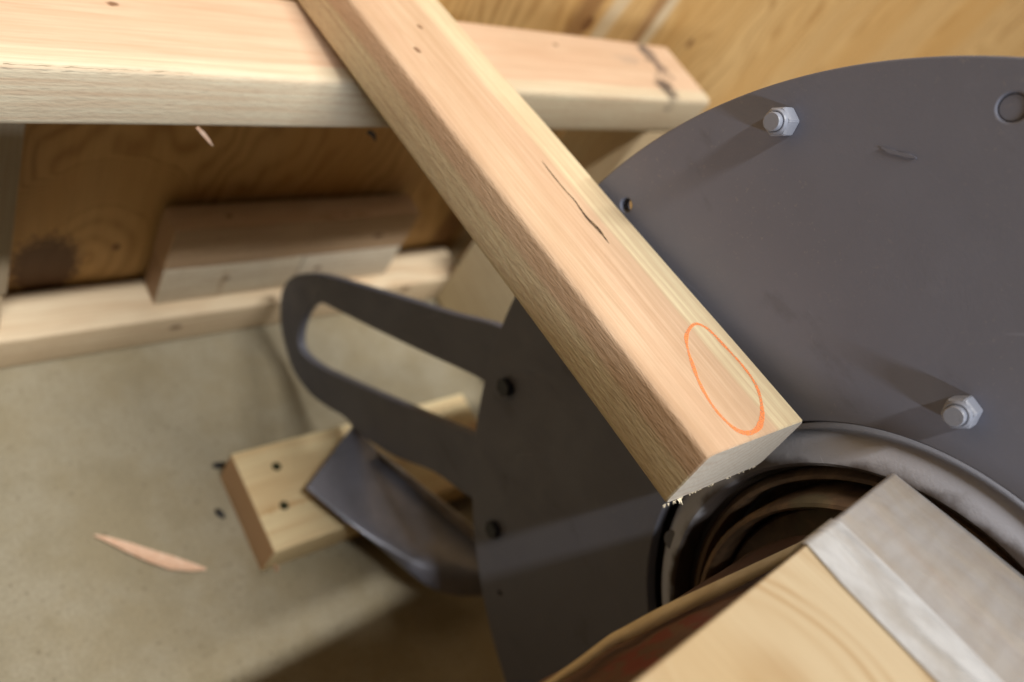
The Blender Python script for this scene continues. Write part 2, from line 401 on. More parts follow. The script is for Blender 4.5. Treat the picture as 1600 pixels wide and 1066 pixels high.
# dark check line just under the top arris
ck = N('check_line'); M_check = ck.out((0.27, 0.20, 0.12), 0.8)
def ribbon(name, pts, wd, m, parent, nrm, off=0.0003, snap=None):
    bm = bmesh.new(); rows = []; n = len(pts); nrm = Vector(nrm).normalized()
    for i, p in enumerate(pts):
        p = Vector(p) + nrm * off
        t = (Vector(pts[min(i + 1, n - 1)]) - Vector(pts[max(i - 1, 0)])).normalized()
        s = nrm.cross(t).normalized() * wd[i] / 2
        e = [p - s, p, p + s]
        if snap: e = [snap(q, nrm, off) for q in e]
        rows.append([bm.verts.new(q) for q in e])
    for a, b in zip(rows, rows[1:]):
        bm.faces.new((a[0], b[0], b[1], a[1])); bm.faces.new((a[1], b[1], b[2], a[2]))
    bmesh.ops.recalc_face_normals(bm, faces=bm.faces)
    for f in bm.faces:
        if f.normal.dot(nrm) < 0: f.normal_flip()
    return mesh_obj(name, bm, m, parent)
pts = []; wd = []
for i in range(40):
    u = 4 + i * 7.6
    pts.append(at(u, 99 + (u / 300) * 15 + random.uniform(-1.0, 1.0), 'y', 0.3392)); wd.append(max(0.0, 0.0006 * noise.noise(Vector((u * 0.05, 0, 3))) + 0.0002))
ribbon('check_crack', pts, wd, M_check, ct, (0, -1, 0.3), 0.0006)

# floor rail along the wall
rw = wood('rail_wood', (0.82, 0.70, 0.52), (0.80, 0.62, 0.45), (0.55, 0.34, 0.18), pith=(0.03, -0.06), rh=0.035, ring=900, late_amt=0.45, seed=5.5,
          knots=[(at(275, 512, 'y', 0.404).x, 0, 0.022, 0.004), (at(640, 440, 'y', 0.404).x, 0, 0.03, 0.005)])
rail = lumber('floor_rail', frame((0, 0.4045, 0), (1, 0, 0), (0, 1, 0)), (-0.3, 0.585), (0, 0.0455), (0, 0.038), rw,
       'pale wooden rail lying on the crate floor along the back wall', 'rail', seed=8)

# ledge block standing on the rail: two pieces side by side
def ledge(x0, x1, seed, label, sap, z1=0.1325):
    m = wood('ledge_wood', sap, (0.56, 0.36, 0.22), (0.42, 0.24, 0.12), pith=(0.03, -0.04), rh=0.04, ring=800, seed=seed, late_amt=0.3,
             end=(0.40, 0.26, 0.16), knots=[(0.058 if seed < 3 else 0.02, 0, 0.025, 0.003)], stains=[(0.055, 0, 0.02, 0.004, 0.02, 0.5, (0.40, 0.25, 0.13))] if seed < 3 else [])
    return lumber('ledge_board', frame((x0, 0.420, 0.0385), (1, 0, 0), (0, 1, 0)), (0, x1 - x0), (0, 0.026), (0, z1 - 0.0385), m, label, 'board', seed=seed, bev=0.002)
ledge(0.251, 0.3788, 1.4, 'left-hand pale short board on the floor rail, under the shade-browned upper part', (0.80, 0.75, 0.62), 0.0838)
ledge(0.3796, 0.487, 6.6, 'right-hand pale short board on the floor rail, just behind the handle end', (0.80, 0.76, 0.65), 0.0838)
mb = wood('ledge_shade_brown', (0.70, 0.52, 0.36), (0.66, 0.46, 0.31), (0.42, 0.25, 0.14), pith=(0.03, -0.04), rh=0.04, ring=800, seed=4.4, late_amt=0.4,  # brown tone paints the horizontal timber's shadow onto the ledge's upper part
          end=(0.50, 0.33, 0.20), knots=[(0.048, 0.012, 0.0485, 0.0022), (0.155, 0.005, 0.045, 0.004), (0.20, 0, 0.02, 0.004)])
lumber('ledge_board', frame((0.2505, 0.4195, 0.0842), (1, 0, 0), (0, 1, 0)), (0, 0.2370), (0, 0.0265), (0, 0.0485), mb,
       'upper part of the short boards at the wall, timber shadow painted in as brown', 'board', seed=2, bev=0.002)

# posts
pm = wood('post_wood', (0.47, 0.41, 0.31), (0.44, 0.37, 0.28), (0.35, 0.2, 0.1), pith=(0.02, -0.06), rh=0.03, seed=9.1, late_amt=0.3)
def post(name, x0, x1, y0, y1, z0, z1, m, label, cat='post'):
    M = frame((x0, y1, z0), (0, 0, 1), (1, 0, 0))
    return lumber(name, M, (0, z1 - z0), (0, x1 - x0), (-(y1 - y0), 0), m, label, cat)
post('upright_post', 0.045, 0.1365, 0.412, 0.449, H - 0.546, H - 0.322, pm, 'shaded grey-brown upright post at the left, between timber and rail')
post('spacer_block', 0.046, 0.1345, 0.413, 0.449, 0.0385, H - 0.5475, rw, 'small pale block under the foot of the left upright post', 'block')
pr = wood('side_post_wood', (0.86, 0.76, 0.55), (0.82, 0.66, 0.44), (0.62, 0.42, 0.22), pith=(0.02, -0.06), rh=0.03, seed=12.1, late_amt=0.3)
def boxthing(name, a, b, m, label, cat, along='z'):
    a = Vector(a); b = Vector(b)
    if along == 'z': M = frame((a.x, b.y, a.z), (0, 0, 1), (1, 0, 0)); L = (0, b.z - a.z); Y = (0, b.x - a.x); Z = (-(b.y - a.y), 0)
    elif along == 'x': M = frame(a, (1, 0, 0), (0, 1, 0)); L = (0, b.x - a.x); Y = (0, b.y - a.y); Z = (0, b.z - a.z)
    else: M = frame((b.x, a.y, a.z), (0, 1, 0), (-1, 0, 0)); L = (0, b.y - a.y); Y = (0, b.x - a.x); Z = (0, b.z - a.z)
    return lumber(name, M, L, Y, Z, m, label, cat)
boxthing('side_board', (0.562, 0.16, 0.004), (0.600, 0.403, 0.128), pr, 'pale board standing on edge beside the flange, behind the sloping timber', 'board', 'y')
boxthing('corner_post', (0.6005, 0.341, 0.0), (0.655, 0.4145, H - 0.3185), pr, 'upright post under the knotty end of the horizontal timber', 'post', 'z')

# ---------------------------------------------------------------- block on the floor
bx0, bx1, by0, by1 = 0.2600, 0.4985, 0.1785, 0.2670
bmw = wood('floor_block_wood', (0.88, 0.77, 0.50), (0.84, 0.68, 0.42), (0.62, 0.38, 0.17), pith=(0.05, 0.09), rh=0.03, ring=650, late_amt=0.4, seed=3.7,
           end=(0.62, 0.40, 0.24), knots=[(0.16, 0.05, 0.038, 0.004)],
           stains=[(0.030, 0.033, 0.038, 0.05, 0.0035, 0.65, (0.55, 0.33, 0.14)), (0.236, 0.045, 0.03, 0.02, 0.02, 0.7, (0.60, 0.35, 0.2))])
blk = lumber('wood_block', frame((bx0, by0, 0), (1, 0, 0), (0, 1, 0)), (0, bx1 - bx0), (0, by1 - by0), (0, 0.038), bmw,
             'pale wooden block screwed flat to the crate floor under the handle', 'block', bev=0.0018, seed=5)
def screw_bm():
    bm = bmesh.new()
    bmesh.ops.create_cone(bm, cap_ends=True, segments=20, radius1=0.0040, radius2=0.0030, depth=0.0012, matrix=Matrix.Translation((0, 0, 0.0003)))
    return bm
for (u, v) in ((432, 729), (444, 790)):
    p = at(u, v, 'z', -0.593)
    o = mesh_obj('screw', screw_bm(), M_screw, blk, Matrix.Translation((p.x, p.y, 0.0381)))
# thin seam between the two halves of the block
pts = [at(u, v, 'z', -0.593) for (u, v) in ((400, 793), (430, 784), (455, 775), (480, 762), (500, 753), (530, 722))]
# splinter at near corner
p = at(430, 888, 'z', -0.60)
sliver('splinter', [p + Vector((0, 0.001, 0)), p + Vector((-.001, -0.002, 0.004)), p + Vector((-.001, -0.0035, 0.009))], [0.006, 0.005, 0.001], M_chip, blk, nrm=(-1, 0, 0))

# chip and bits on the floor
cp = [at(u, v, 'z', -0.629) for (u, v) in ((147, 837), (168, 844), (200, 857), (235, 871), (268, 882), (300, 888), (322, 890))]
chip = sliver('wood_chip', cp, [0.001, 0.004, 0.0075, 0.0095, 0.0105, 0.0065, 0.0015], M_chip, thick=0.0008, curl=0.2)
tag(chip, 'long pale pink wood chip lying loose on the crate floor', 'wood chip')
def bit(u, v, seed, label):
    bm = bmesh.new(); bmesh.ops.create_icosphere(bm, subdivisions=2, radius=0.0035)
    for vv in bm.verts:
        vv.co *= 1 + 0.4 * noise.noise(vv.co * 400 + Vector((seed, 0, 0)))
        vv.co.z = max(vv.co.z * 0.7, -0.001); vv.co.x *= 0.8; vv.co.y *= 1.4
    p = at(u, v, 'z', -0.631)
    o = mesh_obj('debris_bit', bm, M_dark, None, Matrix.Translation((p.x, p.y, 0.0012)) @ Matrix.Rotation(seed, 4, 'Z'), True)
    tag(o, label, 'debris')
bit(344, 804, 0.4, 'dark crumb on the floor just left of the wood block')
bit(341, 728, 1.4, 'dark crumb touching the far left corner of the wood block')

# ---------------------------------------------------------------- sloping timber with the orange mark
A = at(1110, 712, 'z', -0.2); B = at(1250, 645, 'z', -0.2)
Ff = at(550, 0, 'z', -0.2368); 
Ldir = (Ff - A).normalized()
side = (B - A); side = (side - Ldir * side.dot(Ldir)).normalized()
Wd = 0.0712; TH = 0.0350
# local X towards the near end, local Y from right arris to left arris -> Z up
MX = frame(A, -Ldir, -side)          # local Y points to the left; z = X x Y
if MX.to_3x3().col[2].z < 0: MX = frame(A, -Ldir, side)
upz = MX.to_3x3().col[2]
ysgn = 1 if MX.to_3x3().col[1].dot(side) > 0 else -1
ylo, yhi = sorted((0, ysgn * Wd))
Lt = 0.425
def topp(u, v, off=0.0):
    """photo pixel on the top face of the sloping timber"""
    d = RC @ Vector((u - 800, -(v - 533), -F)); n = upz
    t = (A - C0).dot(n) / d.dot(n); return C0 + d * t + n * off
inv = MX.inverted()
def loc(u, v): return inv @ topp(u, v)
k1 = loc(656, 42); k2 = loc(652, 78); k3 = loc(655, 110)
dw = wood('sloping_timber_wood', (0.80, 0.71, 0.49), (0.69, 0.49, 0.345), (0.50, 0.31, 0.18),
          pith=(ysgn * 0.016, 0.022), rh=0.0395, soft=0.0016, ring=1300, late_amt=0.30, seed=0.8, wave=0.0018, rough_sawn=0.6, mottle=0.22,
          end=(0.86, 0.83, 0.78),
          knots=[(k1.x, k1.y, 0, 0.0018), (k2.x, k2.y, 0, 0.0021)],
          stains=[])
dt = lumber('sloping_timber', MX, (-Lt, 0), (ylo, yhi), (-TH, 0), dw,
            'pale timber sloping towards the camera with an orange oval marked near its sawn end', 'timber', bev=0.0042, wob=0.0004, seed=11)
# orange grease-pencil oval
from mathutils.bvhtree import BVHTree
bpy.context.view_layer.update()
bv = BVHTree.FromPolygons([MX @ v.co for v in dt.data.vertices], [tuple(p.vertices) for p in dt.data.polygons])
def snap(q, n, off):
    h = bv.ray_cast(q + n * 0.01, -n)
    return (h[0] if h[0] else q) + n * off
s_ = N('orange_marker'); gn = s_.noise(1100, None, 3, 0.7)
s_.put(s_.b.inputs['Alpha'], s_.mr(gn, 0.40, 0.56, 0.30, 1.0))
M_or = s_.out((1.0, 0.30, 0.10), 0.8)
oval = [(1072, 530), (1076, 516), (1085, 507), (1097, 509), (1112, 520), (1128, 537), (1148, 558), (1166, 579), (1180, 600), (1188, 622), (1191, 645),
        (1188, 663), (1180, 673), (1168, 677), (1153, 673), (1138, 662), (1120, 643), (1103, 618), (1090, 592), (1081, 567), (1075, 548)]
def crom(P, sub, closed=True):
    out = []; n = len(P)
    rng = range(n) if closed else range(n - 1)
    for i in rng:
        g = (lambda j: Vector(P[j % n])) if closed else (lambda j: Vector(P[min(max(j, 0), n - 1)]))
        a, b, c, d = g(i - 1), g(i), g(i + 1), g(i + 2)
        for s in range(sub):
            t = s / sub
            out.append(0.5 * ((2 * b) + (c - a) * t + (2 * a - 5 * b + 4 * c - d) * t * t + (3 * b - a - 3 * c + d) * t ** 3))
    if not closed: out.append(Vector(P[-1]))
    return out
op = crom([topp(*q) for q in oval], 6); op = op + op[:1]
ribbon('marker_oval', op, [0.0017 + 0.0009 * noise.noise(p * 150) + (0.0005 if 0.45 < i / len(op) < 0.68 else 0) for i, p in enumerate(op)], M_or, dt, upz, 0.00012, snap)
# drying crack
cr = [(847, 252), (856, 264), (868, 279), (884, 298), (898, 313), (907, 326), (918, 341), (930, 353), (938, 362), (944, 370), (952, 381)]
wdn = [0.0003, 0.0009, 0.0010, 0.0008, 0.0009, 0.0012, 0.0019, 0.0029, 0.0025, 0.0013, 0.0001]
pp = crom([topp(*q) for q in cr], 5, False)
ww = [wdn[min(int(i / 5), 10)] * (1 - (i % 5) / 5) + wdn[min(int(i / 5) + 1, 10)] * ((i % 5) / 5) for i in range(len(pp))]
ww = [x * (0.9 + 0.5 * noise.noise(Vector((i * 0.7, 2, 2)))) for i, x in enumerate(ww)]
s_ = N('crack_dark'); M_crk = s_.out(s_.mix(s_.mr(s_.noise(500), 0.4, 0.6), (0.05, 0.03, 0.02), (0.17, 0.11, 0.06)), 0.9)
ribbon('drying_crack', pp, ww, M_crk, dt, upz, 0.00012, snap)
# torn fibres along the lower edge of the saw cut
s_ = N('torn_fibre'); M_fib = s_.out((0.80, 0.72, 0.56), 0.8)
bm = bmesh.new()
for i in range(34):
    f = random.random() ** 1.7
    yy = (ysgn * Wd) * f * 0.95 if True else 0
    base = Vector((0.0002, yy, -TH + random.uniform(0, 0.0012)))
    Ln = random.uniform(0.0006, 0.0020) * (1.7 if f < 0.22 else 0.45)
    dr = Vector((random.uniform(0.3, 1), random.uniform(-0.4, 0.4), random.uniform(-1, -0.1))).normalized() * Ln
    wv = Vector((0, 1, 0)) * random.uniform(0.0003, 0.0009); tv = Vector((0.0003, 0, 0.0003))
    a = [bm.verts.new(base - wv), bm.verts.new(base + wv), bm.verts.new(base + tv)]
    tip = bm.verts.new(base + dr)
    bm.faces.new(a); 
    for q in range(3): bm.faces.new((a[q], a[(q + 1) % 3], tip))
bmesh.ops.recalc_face_normals(bm, faces=bm.faces)
mesh_obj('torn_fibres', bm, M_fib, dt, MX)

# ---------------------------------------------------------------- machine flange
D = 0.340                                  # distance of the flange face along x
cy, cz = -0.195 * D, H - 0.777 * D
mach = empty('machine_flange', (D, cy, 0))
tag(mach, 'large round grey-painted steel flange with nuts, handle and bearing in the crate', 'machine')
M_YZ = Matrix(((0, 0, 1, 0), (1, 0, 0, 0), (0, 1, 0, 0), (0, 0, 0, 1)))     # local x->y, y->z, z->x
def plate_obj(name, x0, x1, outlines, m, parent, bev=0.0008):
    cu = bpy.data.curves.new(name, 'CURVE'); cu.dimensions = '2D'; cu.fill_mode = 'BOTH'
    cu.extrude = (x1 - x0) / 2 - bev; cu.bevel_depth = bev; cu.bevel_resolution = 2
    for pts in outlines:
        sp = cu.splines.new('POLY'); sp.points.add(len(pts) - 1)
        for q, p in zip(sp.points, pts): q.co = (p[0], p[1], 0, 1)
        sp.use_cyclic_u = True
    tmp = bpy.data.objects.new('tmp', cu); scene.collection.objects.link(tmp)
    bpy.context.view_layer.update()
    dg = bpy.context.evaluated_depsgraph_get()
    me = bpy.data.meshes.new_from_object(tmp.evaluated_get(dg))
    bpy.data.objects.remove(tmp); me.name = name
    me.materials.clear(); me.materials.append(m)
    o = bpy.data.objects.new(name, me); o.matrix_world = Matrix.Translation(((x0 + x1) / 2, 0, 0)) @ M_YZ
    link(o); bpy.context.view_layer.update()
    o.parent = parent; o.matrix_parent_inverse = parent.matrix_world.inverted()
    return smooth_sharp(o, 30)
def circle(y, z, r, n=48, ccw=True):
    return [(y + r * math.cos(2 * math.pi * i / n), z + r * math.sin(2 * math.pi * i / n)) for i in range(n)]
def yz(u, v, x): p = at(u, v, 'x', x); return (p.y, p.z)
R0 = 0.783 * D
holes = [(978, 321, 0.0045), (781, 928, 0.0030), (1050, 846, 0.0048)]
hl = [circle(*yz(u, v, D), r, 24) for u, v, r in holes]
rec = yz(1582, 168, D)
pl_ = plate_obj('flange_plate', D, D + 0.008, [circle(cy, cz, R0, 240), circle(cy, cz, 0.1178, 160), circle(*rec, 0.0060, 40)] + hl, M_plate, mach)
# plug seated deeper in the recess
bm = bmesh.new(); bmesh.ops.create_cone(bm, cap_ends=True, segments=40, radius1=0.0052, radius2=0.0052, depth=0.006)
bmesh.ops.bevel(bm, geom=[e for e in bm.edges if e.calc_face_angle(0) > 1], offset=0.0006, segments=2, affect='EDGES')
smooth_sharp(mesh_obj('plug', bm, M_plate, mach, Matrix.Translation((D + 0.0040, rec[0], rec[1])) @ Matrix.Rotation(math.pi / 2, 4, 'Y')), 30)
bm = bmesh.new()
for i in range(48):
    pass
bm.free()
# raised weld bead / paint run on the plate
rp = [Vector((D, *yz(u, v, D))) for (u, v) in ((1378, 231), (1390, 236), (1404, 240), (1418, 243), (1432, 247))]
sliver('paint_run', rp, [0.0006, 0.0016, 0.0012, 0.0016, 0.0005], M_plate, mach, thick=0.0007, nrm=(-1, 0, 0), curl=0.0)

# handle: flat D-shaped bar fixed behind the flange plate
HX = D + 0.0145
hout = [(441, 456), (438, 484), (441, 521), (457, 575), (482, 612), (510, 634), (538, 651), (560, 676), (616, 711), (676, 735), (737, 777), (790, 800),
        (860, 740), (860, 560), (783, 514), (702, 492), (640, 472), (561, 448), (504, 432), (472, 430), (452, 438)]
hin = [(490, 473), (476, 489), (466, 518), (468, 547), (492, 571), (533, 592), (600, 622), (738, 682), (800, 705), (810, 640), (757, 594), (660, 548), (580, 510), (520, 480), (505, 473)]
ho = crom([Vector((*yz(u, v, HX), 0)) for u, v in hout], 5); hi = crom([Vector((*yz(u, v, HX), 0)) for u, v in hin], 5)
plate_obj('handle', HX, HX + 0.0078, [[(p.x, p.y) for p in ho], [(p.x, p.y) for p in hi]], M_plate, mach, 0.0012)
# dark rim line where the outer guard ring sits behind the plate is the plate's own edge

# nuts with studs
def hexnut(p, r, rot, h, stud, m, smat, dome=False):
    """axis along -x from the plate"""
    bm = bmesh.new(); prof = [(0, 1.0), (0.86 * h, 1.0), (h, 0.86)]
    rows = []
    for xx, sc in prof:
        rows.append([bm.verts.new((0, 0, 0)) for _ in range(6)])
        for i, v in enumerate(rows[-1]):
            a = rot + i * math.pi / 3; v.co = (-xx, r * sc * math.cos(a), r * sc * math.sin(a))
    for a, b in zip(rows, rows[1:]):
        for i in range(6): bm.faces.new((a[i], a[(i + 1) % 6], b[(i + 1) % 6], b[i]))
    bm.faces.new(rows[0]); bm.faces.new(rows[-1])
    bmesh.ops.recalc_face_normals(bm, faces=bm.faces)
    bmesh.ops.bevel(bm, geom=list(bm.edges), offset=r * 0.05, segments=2, affect='EDGES')
    n = mesh_obj('nut', bm, m, mach, Matrix.Translation((D, *p))); smooth_sharp(n, 30)
    # collar of the lock nut
    def lathe(name, prof, mm, par, seg=40):
        bm = bmesh.new(); rows = []
        for xx, rr in prof:
            rows.append([bm.verts.new((-xx, rr * math.cos(2 * math.pi * i / seg), rr * math.sin(2 * math.pi * i / seg))) for i in range(seg)] if rr > 1e-6 else None)
        for a, b in zip(rows, rows[1:]):
            if b is None:
                c = bm.verts.new((-prof[-1][0], 0, 0))
                for i in range(seg): bm.faces.new((a[i], a[(i + 1) % seg], c))
            else:
                for i in range(seg): bm.faces.new((a[i], a[(i + 1) % seg], b[(i + 1) % seg], b[i]))
        bmesh.ops.recalc_face_normals(bm, faces=bm.faces)
        o = mesh_obj(name, bm, mm, mach, Matrix.Translation((D, *p))); smooth_sharp(o, 35)
        o.parent = par; bpy.context.view_layer.update(); o.matrix_parent_inverse = (mach.matrix_world @ Matrix()).inverted() if False else Matrix()
        o.matrix_basis = Matrix()
        return o
    lathe('collar', [(h - 0.001, r * 0.80), (h + 0.0008, r * 0.80), (h + 0.0016, r * 0.72), (h + 0.0016, r * 0.64), (h + 0.0002, r * 0.62)], m, n)
    lathe('stud', [(0, r * 0.60), (h + stud - 0.0005, r * 0.60), (h + stud, r * 0.54), (h + stud, 0)], smat, n)
    return n
def seat(u, v, h):
    """plate point of a bolt whose tip, h proud of the plate, is seen at u, v"""
    return yz(u, v, D - h)
hexnut(seat(1204, 190, 0.0125), 0.0068, 0.25, 0.0080, 0.0042, M_nut, M_nut)
hexnut(seat(1489, 652, 0.0125), 0.0068, 0.05, 0.0080, 0.0042, M_nut, M_nut)
for (u, v) in ((786, 606), (767, 829)):
    p = seat(u, v, 0.004)
    bm = bmesh.new(); bmesh.ops.create_cone(bm, cap_ends=True, segments=6, radius1=0.0066, radius2=0.0066, depth=0.005)
    bmesh.ops.bevel(bm, geom=list(bm.edges), offset=0.0008, segments=2, affect='EDGES')
    o = mesh_obj('bolt_head', bm, M_dark, mach, Matrix.Translation((D - 0.0024, *p)) @ Matrix.Rotation(math.pi / 2, 4, 'Y')); smooth_sharp(o, 30)

# bearing housing, races and shaft (turned about the x axis)
def turned(name, prof, m, parent, seg=160, wob=0.0):
    bm = bmesh.new(); rows = []
    for xx, rr in prof:
        row = []
        for i in range(seg):
            a = 2 * math.pi * i / seg
            r2 = rr + wob * noise.noise(Vector((math.cos(a) * 3, math.sin(a) * 3, xx * 50)))
            row.append(bm.verts.new((xx - D, r2 * math.cos(a), r2 * math.sin(a))))
        rows.append(row)
    for a, b in zip(rows, rows[1:]):
        for i in range(seg): bm.faces.new((a[i], a[(i + 1) % seg], b[(i + 1) % seg], b[i]))
    bmesh.ops.recalc_face_normals(bm, faces=bm.faces)
    o = mesh_obj(name, bm, m, parent, Matrix.Translation((D, cy, cz))); return smooth_sharp(o, 40)
turned('bearing_housing', [(0.40, 0.1140), (0.3515, 0.1140), (0.3490, 0.1134), (0.3465, 0.1118), (0.3420, 0.1080), (0.3375, 0.1015), (0.3368, 0.0990), (0.3380, 0.0974), (0.343, 0.0966), (0.352, 0.0962), (0.352, 0.0938), (0.40, 0.0936)], M_ring, mach)
turned('gap_shade_ring', [(0.3535, 0.1135), (0.3535, 0.1230), (0.356, 0.1230), (0.356, 0.1135)], M_black, mach)  # black ring added to paint the shade in the gap round the housing
turned('outer_race', [(0.405, 0.0935), (0.352, 0.0935), (0.3495, 0.0928), (0.3475, 0.0905), (0.3475, 0.0885), (0.356, 0.088), (0.405, 0.088)], M_bear, mach)
turned('seal_ring', [(0.405, 0.0870), (0.372, 0.0870), (0.370, 0.084), (0.372, 0.0815), (0.405, 0.0815)], M_bear, mach)
turned('inner_race', [(0.405, 0.0818), (0.337, 0.0818), (0.3355, 0.0808), (0.335, 0.0790), (0.337, 0.0775), (0.346, 0.0768), (0.405, 0.0766)], M_bear, mach)
turned('shaft', [(0.46, 0.075), (0.352, 0.075), (0.350, 0.0735), (0.350, 0.060), (0.10, 0.060), (0.099, 0.058), (0.099, 0.001)], M_bear, mach)
# machine body behind the flange
turned('machine_body', [(0.372, 0.0765), (0.372, 0.205), (0.376, 0.210), (0.56, 0.210), (0.56, 0.0001)], M_plate, mach, 96)

# sheet guard under the handle
def grid_sheet(name, rows, m, parent, thick=0.0015, sub=6):
    """smooth sheet through a grid of 3D points"""
    R = [crom(r, sub, False) for r in rows]
    cols = list(zip(*R)); Cc = [crom(list(c), sub, False) for c in cols]
    bm = bmesh.new(); V = [[bm.verts.new(p) for p in c] for c in Cc]
    for a, b in zip(V, V[1:]):
        for i in range(len(a) - 1): bm.faces.new((a[i], a[i + 1], b[i + 1], b[i]))
    bmesh.ops.recalc_face_normals(bm, faces=bm.faces)
    bmesh.ops.solidify(bm, geom=list(bm.faces), thickness=thick)
    bmesh.ops.recalc_face_normals(bm, faces=bm.faces)
    o = mesh_obj(name, bm, m, parent); return smooth_sharp(o, 40)
s_ = N('bare_sheet_metal'); nn = s_.noise(1, s_.scale(s_.P, (25, 25, 25)), 4)
M_sheet = s_.out(s_.mix(s_.mr(nn, 0.35, 0.7), (0.25, 0.27, 0.36), (0.18, 0.19, 0.24)), s_.mr(nn, 0.3, 0.7, 0.28, 0.45), s_.bump(nn, 0.15, 0.002), metal=0.2)
z1 = -0.572
rows = [[at(552, 664, 'z', z1), at(594, 708, 'z', z1), at(668, 776, 'z', z1), at(785, 878, 'z', z1)],
        [at(516, 712, 'z', z1), at(580, 764, 'z', z1), at(665, 828, 'z', z1), at(785, 894, 'z', z1)],
        [at(481, 759, 'z', z1), at(560, 822, 'z', z1), at(660, 882, 'z', z1), at(780, 905, 'z', z1)],
        [at(482, 763, 'z', z1 - 0.004), at(563, 828, 'z', z1 - 0.007), at(680, 922, 'z', z1 - 0.014), at(780, 930, 'z', z1 - 0.02)]]
grid_sheet('guard_sheet', rows, M_sheet, mach)
s_ = N('worn_light_metal'); nn = s_.noise(1, s_.scale(s_.P, (60, 60, 60)), 4)
M_lt = s_.out(s_.mix(s_.mr(nn, 0.35, 0.7), (0.72, 0.70, 0.68), (0.50, 0.45, 0.40)), 0.45, metal=0.1)
rows = [[at(588, 702, 'z', z1 + 0.012), at(640, 742, 'z', z1 + 0.012), at(700, 790, 'z', z1 + 0.012), at(785, 860, 'z', z1 + 0.012)],
        [at(594, 709, 'z', z1 + 0.0015), at(640, 751, 'z', z1 + 0.0015), at(700, 805, 'z', z1 + 0.0015), at(785, 880, 'z', z1 + 0.0015)]]
grid_sheet('guard_flange', rows, M_lt, mach, 0.0012)

# ---------------------------------------------------------------- paper wrap round the shaft
s_ = N('brown_paper'); nn = s_.noise(1, s_.scale(s_.P, (20, 60, 60)), 4)
rd = s_.noise(1, s_.scale(s_.P, (60, 190, 190)), 3, 0.6)
px, py_, pz_ = s_.xyz(s_.P)
ang = s_.math('ARCTAN2', py_, pz_)
ma = s_.mr(s_.math('ABSOLUTE', s_.math('SUBTRACT', px, -0.125)), 0.020, 0.034, 1, 0)
mb = s_.mr(s_.math('ABSOLUTE', s_.math('SUBTRACT', ang, 0.95)), 0.14, 0.22, 1, 0)
mk = s_.math('MULTIPLY', s_.math('MULTIPLY', ma, mb), s_.mr(rd, 0.46, 0.52))
col = s_.mix(s_.mr(nn, 0.3, 0.7), (0.15, 0.085, 0.055), (0.10, 0.055, 0.036))
col = s_.mix(s_.math('MULTIPLY', mk, 0.6), col, (0.17, 0.018, 0.014))
M_paper = s_.out(col, 0.55, s_.bump(nn, 0.6, 0.003))
bm = bmesh.new(); rows = []; seg = 120
xs = [0.08 + i * 0.006 for i in range(43)]
for i, x in enumerate(xs):
    row = []
    for j in range(seg):
        a = 2 * math.pi * j / seg
        r = 0.0665 + 0.0012 * noise.noise(Vector((x * 30, math.cos(a) * 3, math.sin(a) * 3))) + 0.0006 * noise.noise(Vector((x * 120, a * 4, 3)))
        row.append(bm.verts.new((x - D, r * math.sin(a), r * math.cos(a))))
    rows.append(row)
for a, b in zip(rows, rows[1:]):
    for j in range(seg): bm.faces.new((a[j], a[(j + 1) % seg], b[(j + 1) % seg], b[j]))
bmesh.ops.recalc_face_normals(bm, faces=bm.faces)
wrap = mesh_obj('paper_wrap', bm, M_paper, None, Matrix.Translation((D, cy, cz)), True)
tag(wrap, 'brown paper wrap with faded red print around the shaft, under the plywood offcut', 'paper wrap')
# stiff pale edge strip of the wrap
s_ = N('wrap_edge'); nn = s_.noise(1, s_.scale(s_.P, (40, 200, 200)), 3)
M_edge = s_.out(s_.mix(s_.mr(nn, 0.3, 0.7), (0.80, 0.72, 0.54), (0.66, 0.57, 0.40)), 0.6, s_.bump(nn, 0.4, 0.001))
ep = [(800, 1102, .190), (845, 1071, .205), (900, 1032, .222), (950, 994, .242), (975, 980, .250), (1030, 950, .262), (1100, 917, .278), (1180, 880, .294), (1265, 840, .310), (1300, 822, .324)]
def on_wrap(u, v, rad=0.0703):
    d = RC @ Vector((u - 800, -(v - 533), -F)); oy, oz = cy - C0.y, cz - C0.z
    a = d.y * d.y + d.z * d.z; b = d.y * oy + d.z * oz; c = oy * oy + oz * oz - rad * rad
    disc = b * b - a * c
    return C0 + d * ((b - math.sqrt(disc)) / a if disc > 0 else b / a)
P3 = crom([on_wrap(u, v, 0.0725) for i, (u, v, x) in enumerate(ep)], 5, False)
bm = bmesh.new(); prev = None
for i, p in enumerate(P3):
    f = i / (len(P3) - 1); t = (P3[min(i + 1, len(P3) - 1)] - P3[max(i - 1, 0)]).normalized()
    view = (p - C0).normalized(); dn = t.cross(view).normalized()
    if dn.dot(RC @ Vector((0.55, -0.83, 0))) < 0: dn = -dn
    wdt = 0.0014 + 0.0040 * min(1, f * 1.9) * (1.0 if f < 0.75 else 1.0 - (f - 0.75) * 2.2)
    dn = (dn - view * 0.15).normalized()
    n = t.cross(dn).normalized() * 0.0006
    cur = [bm.verts.new(q) for q in (p + n, p + dn * wdt + n, p + dn * wdt - n, p - n)]
    if prev:
        for q in range(4): bm.faces.new((prev[q], prev[(q + 1) % 4], cur[(q + 1) % 4], cur[q]))
    else: bm.faces.new(cur)
    prev = cur
bm.faces.new(prev[::-1]); bmesh.ops.recalc_face_normals(bm, faces=bm.faces)
mesh_obj('edge_strip', bm, M_edge, wrap, None, True)

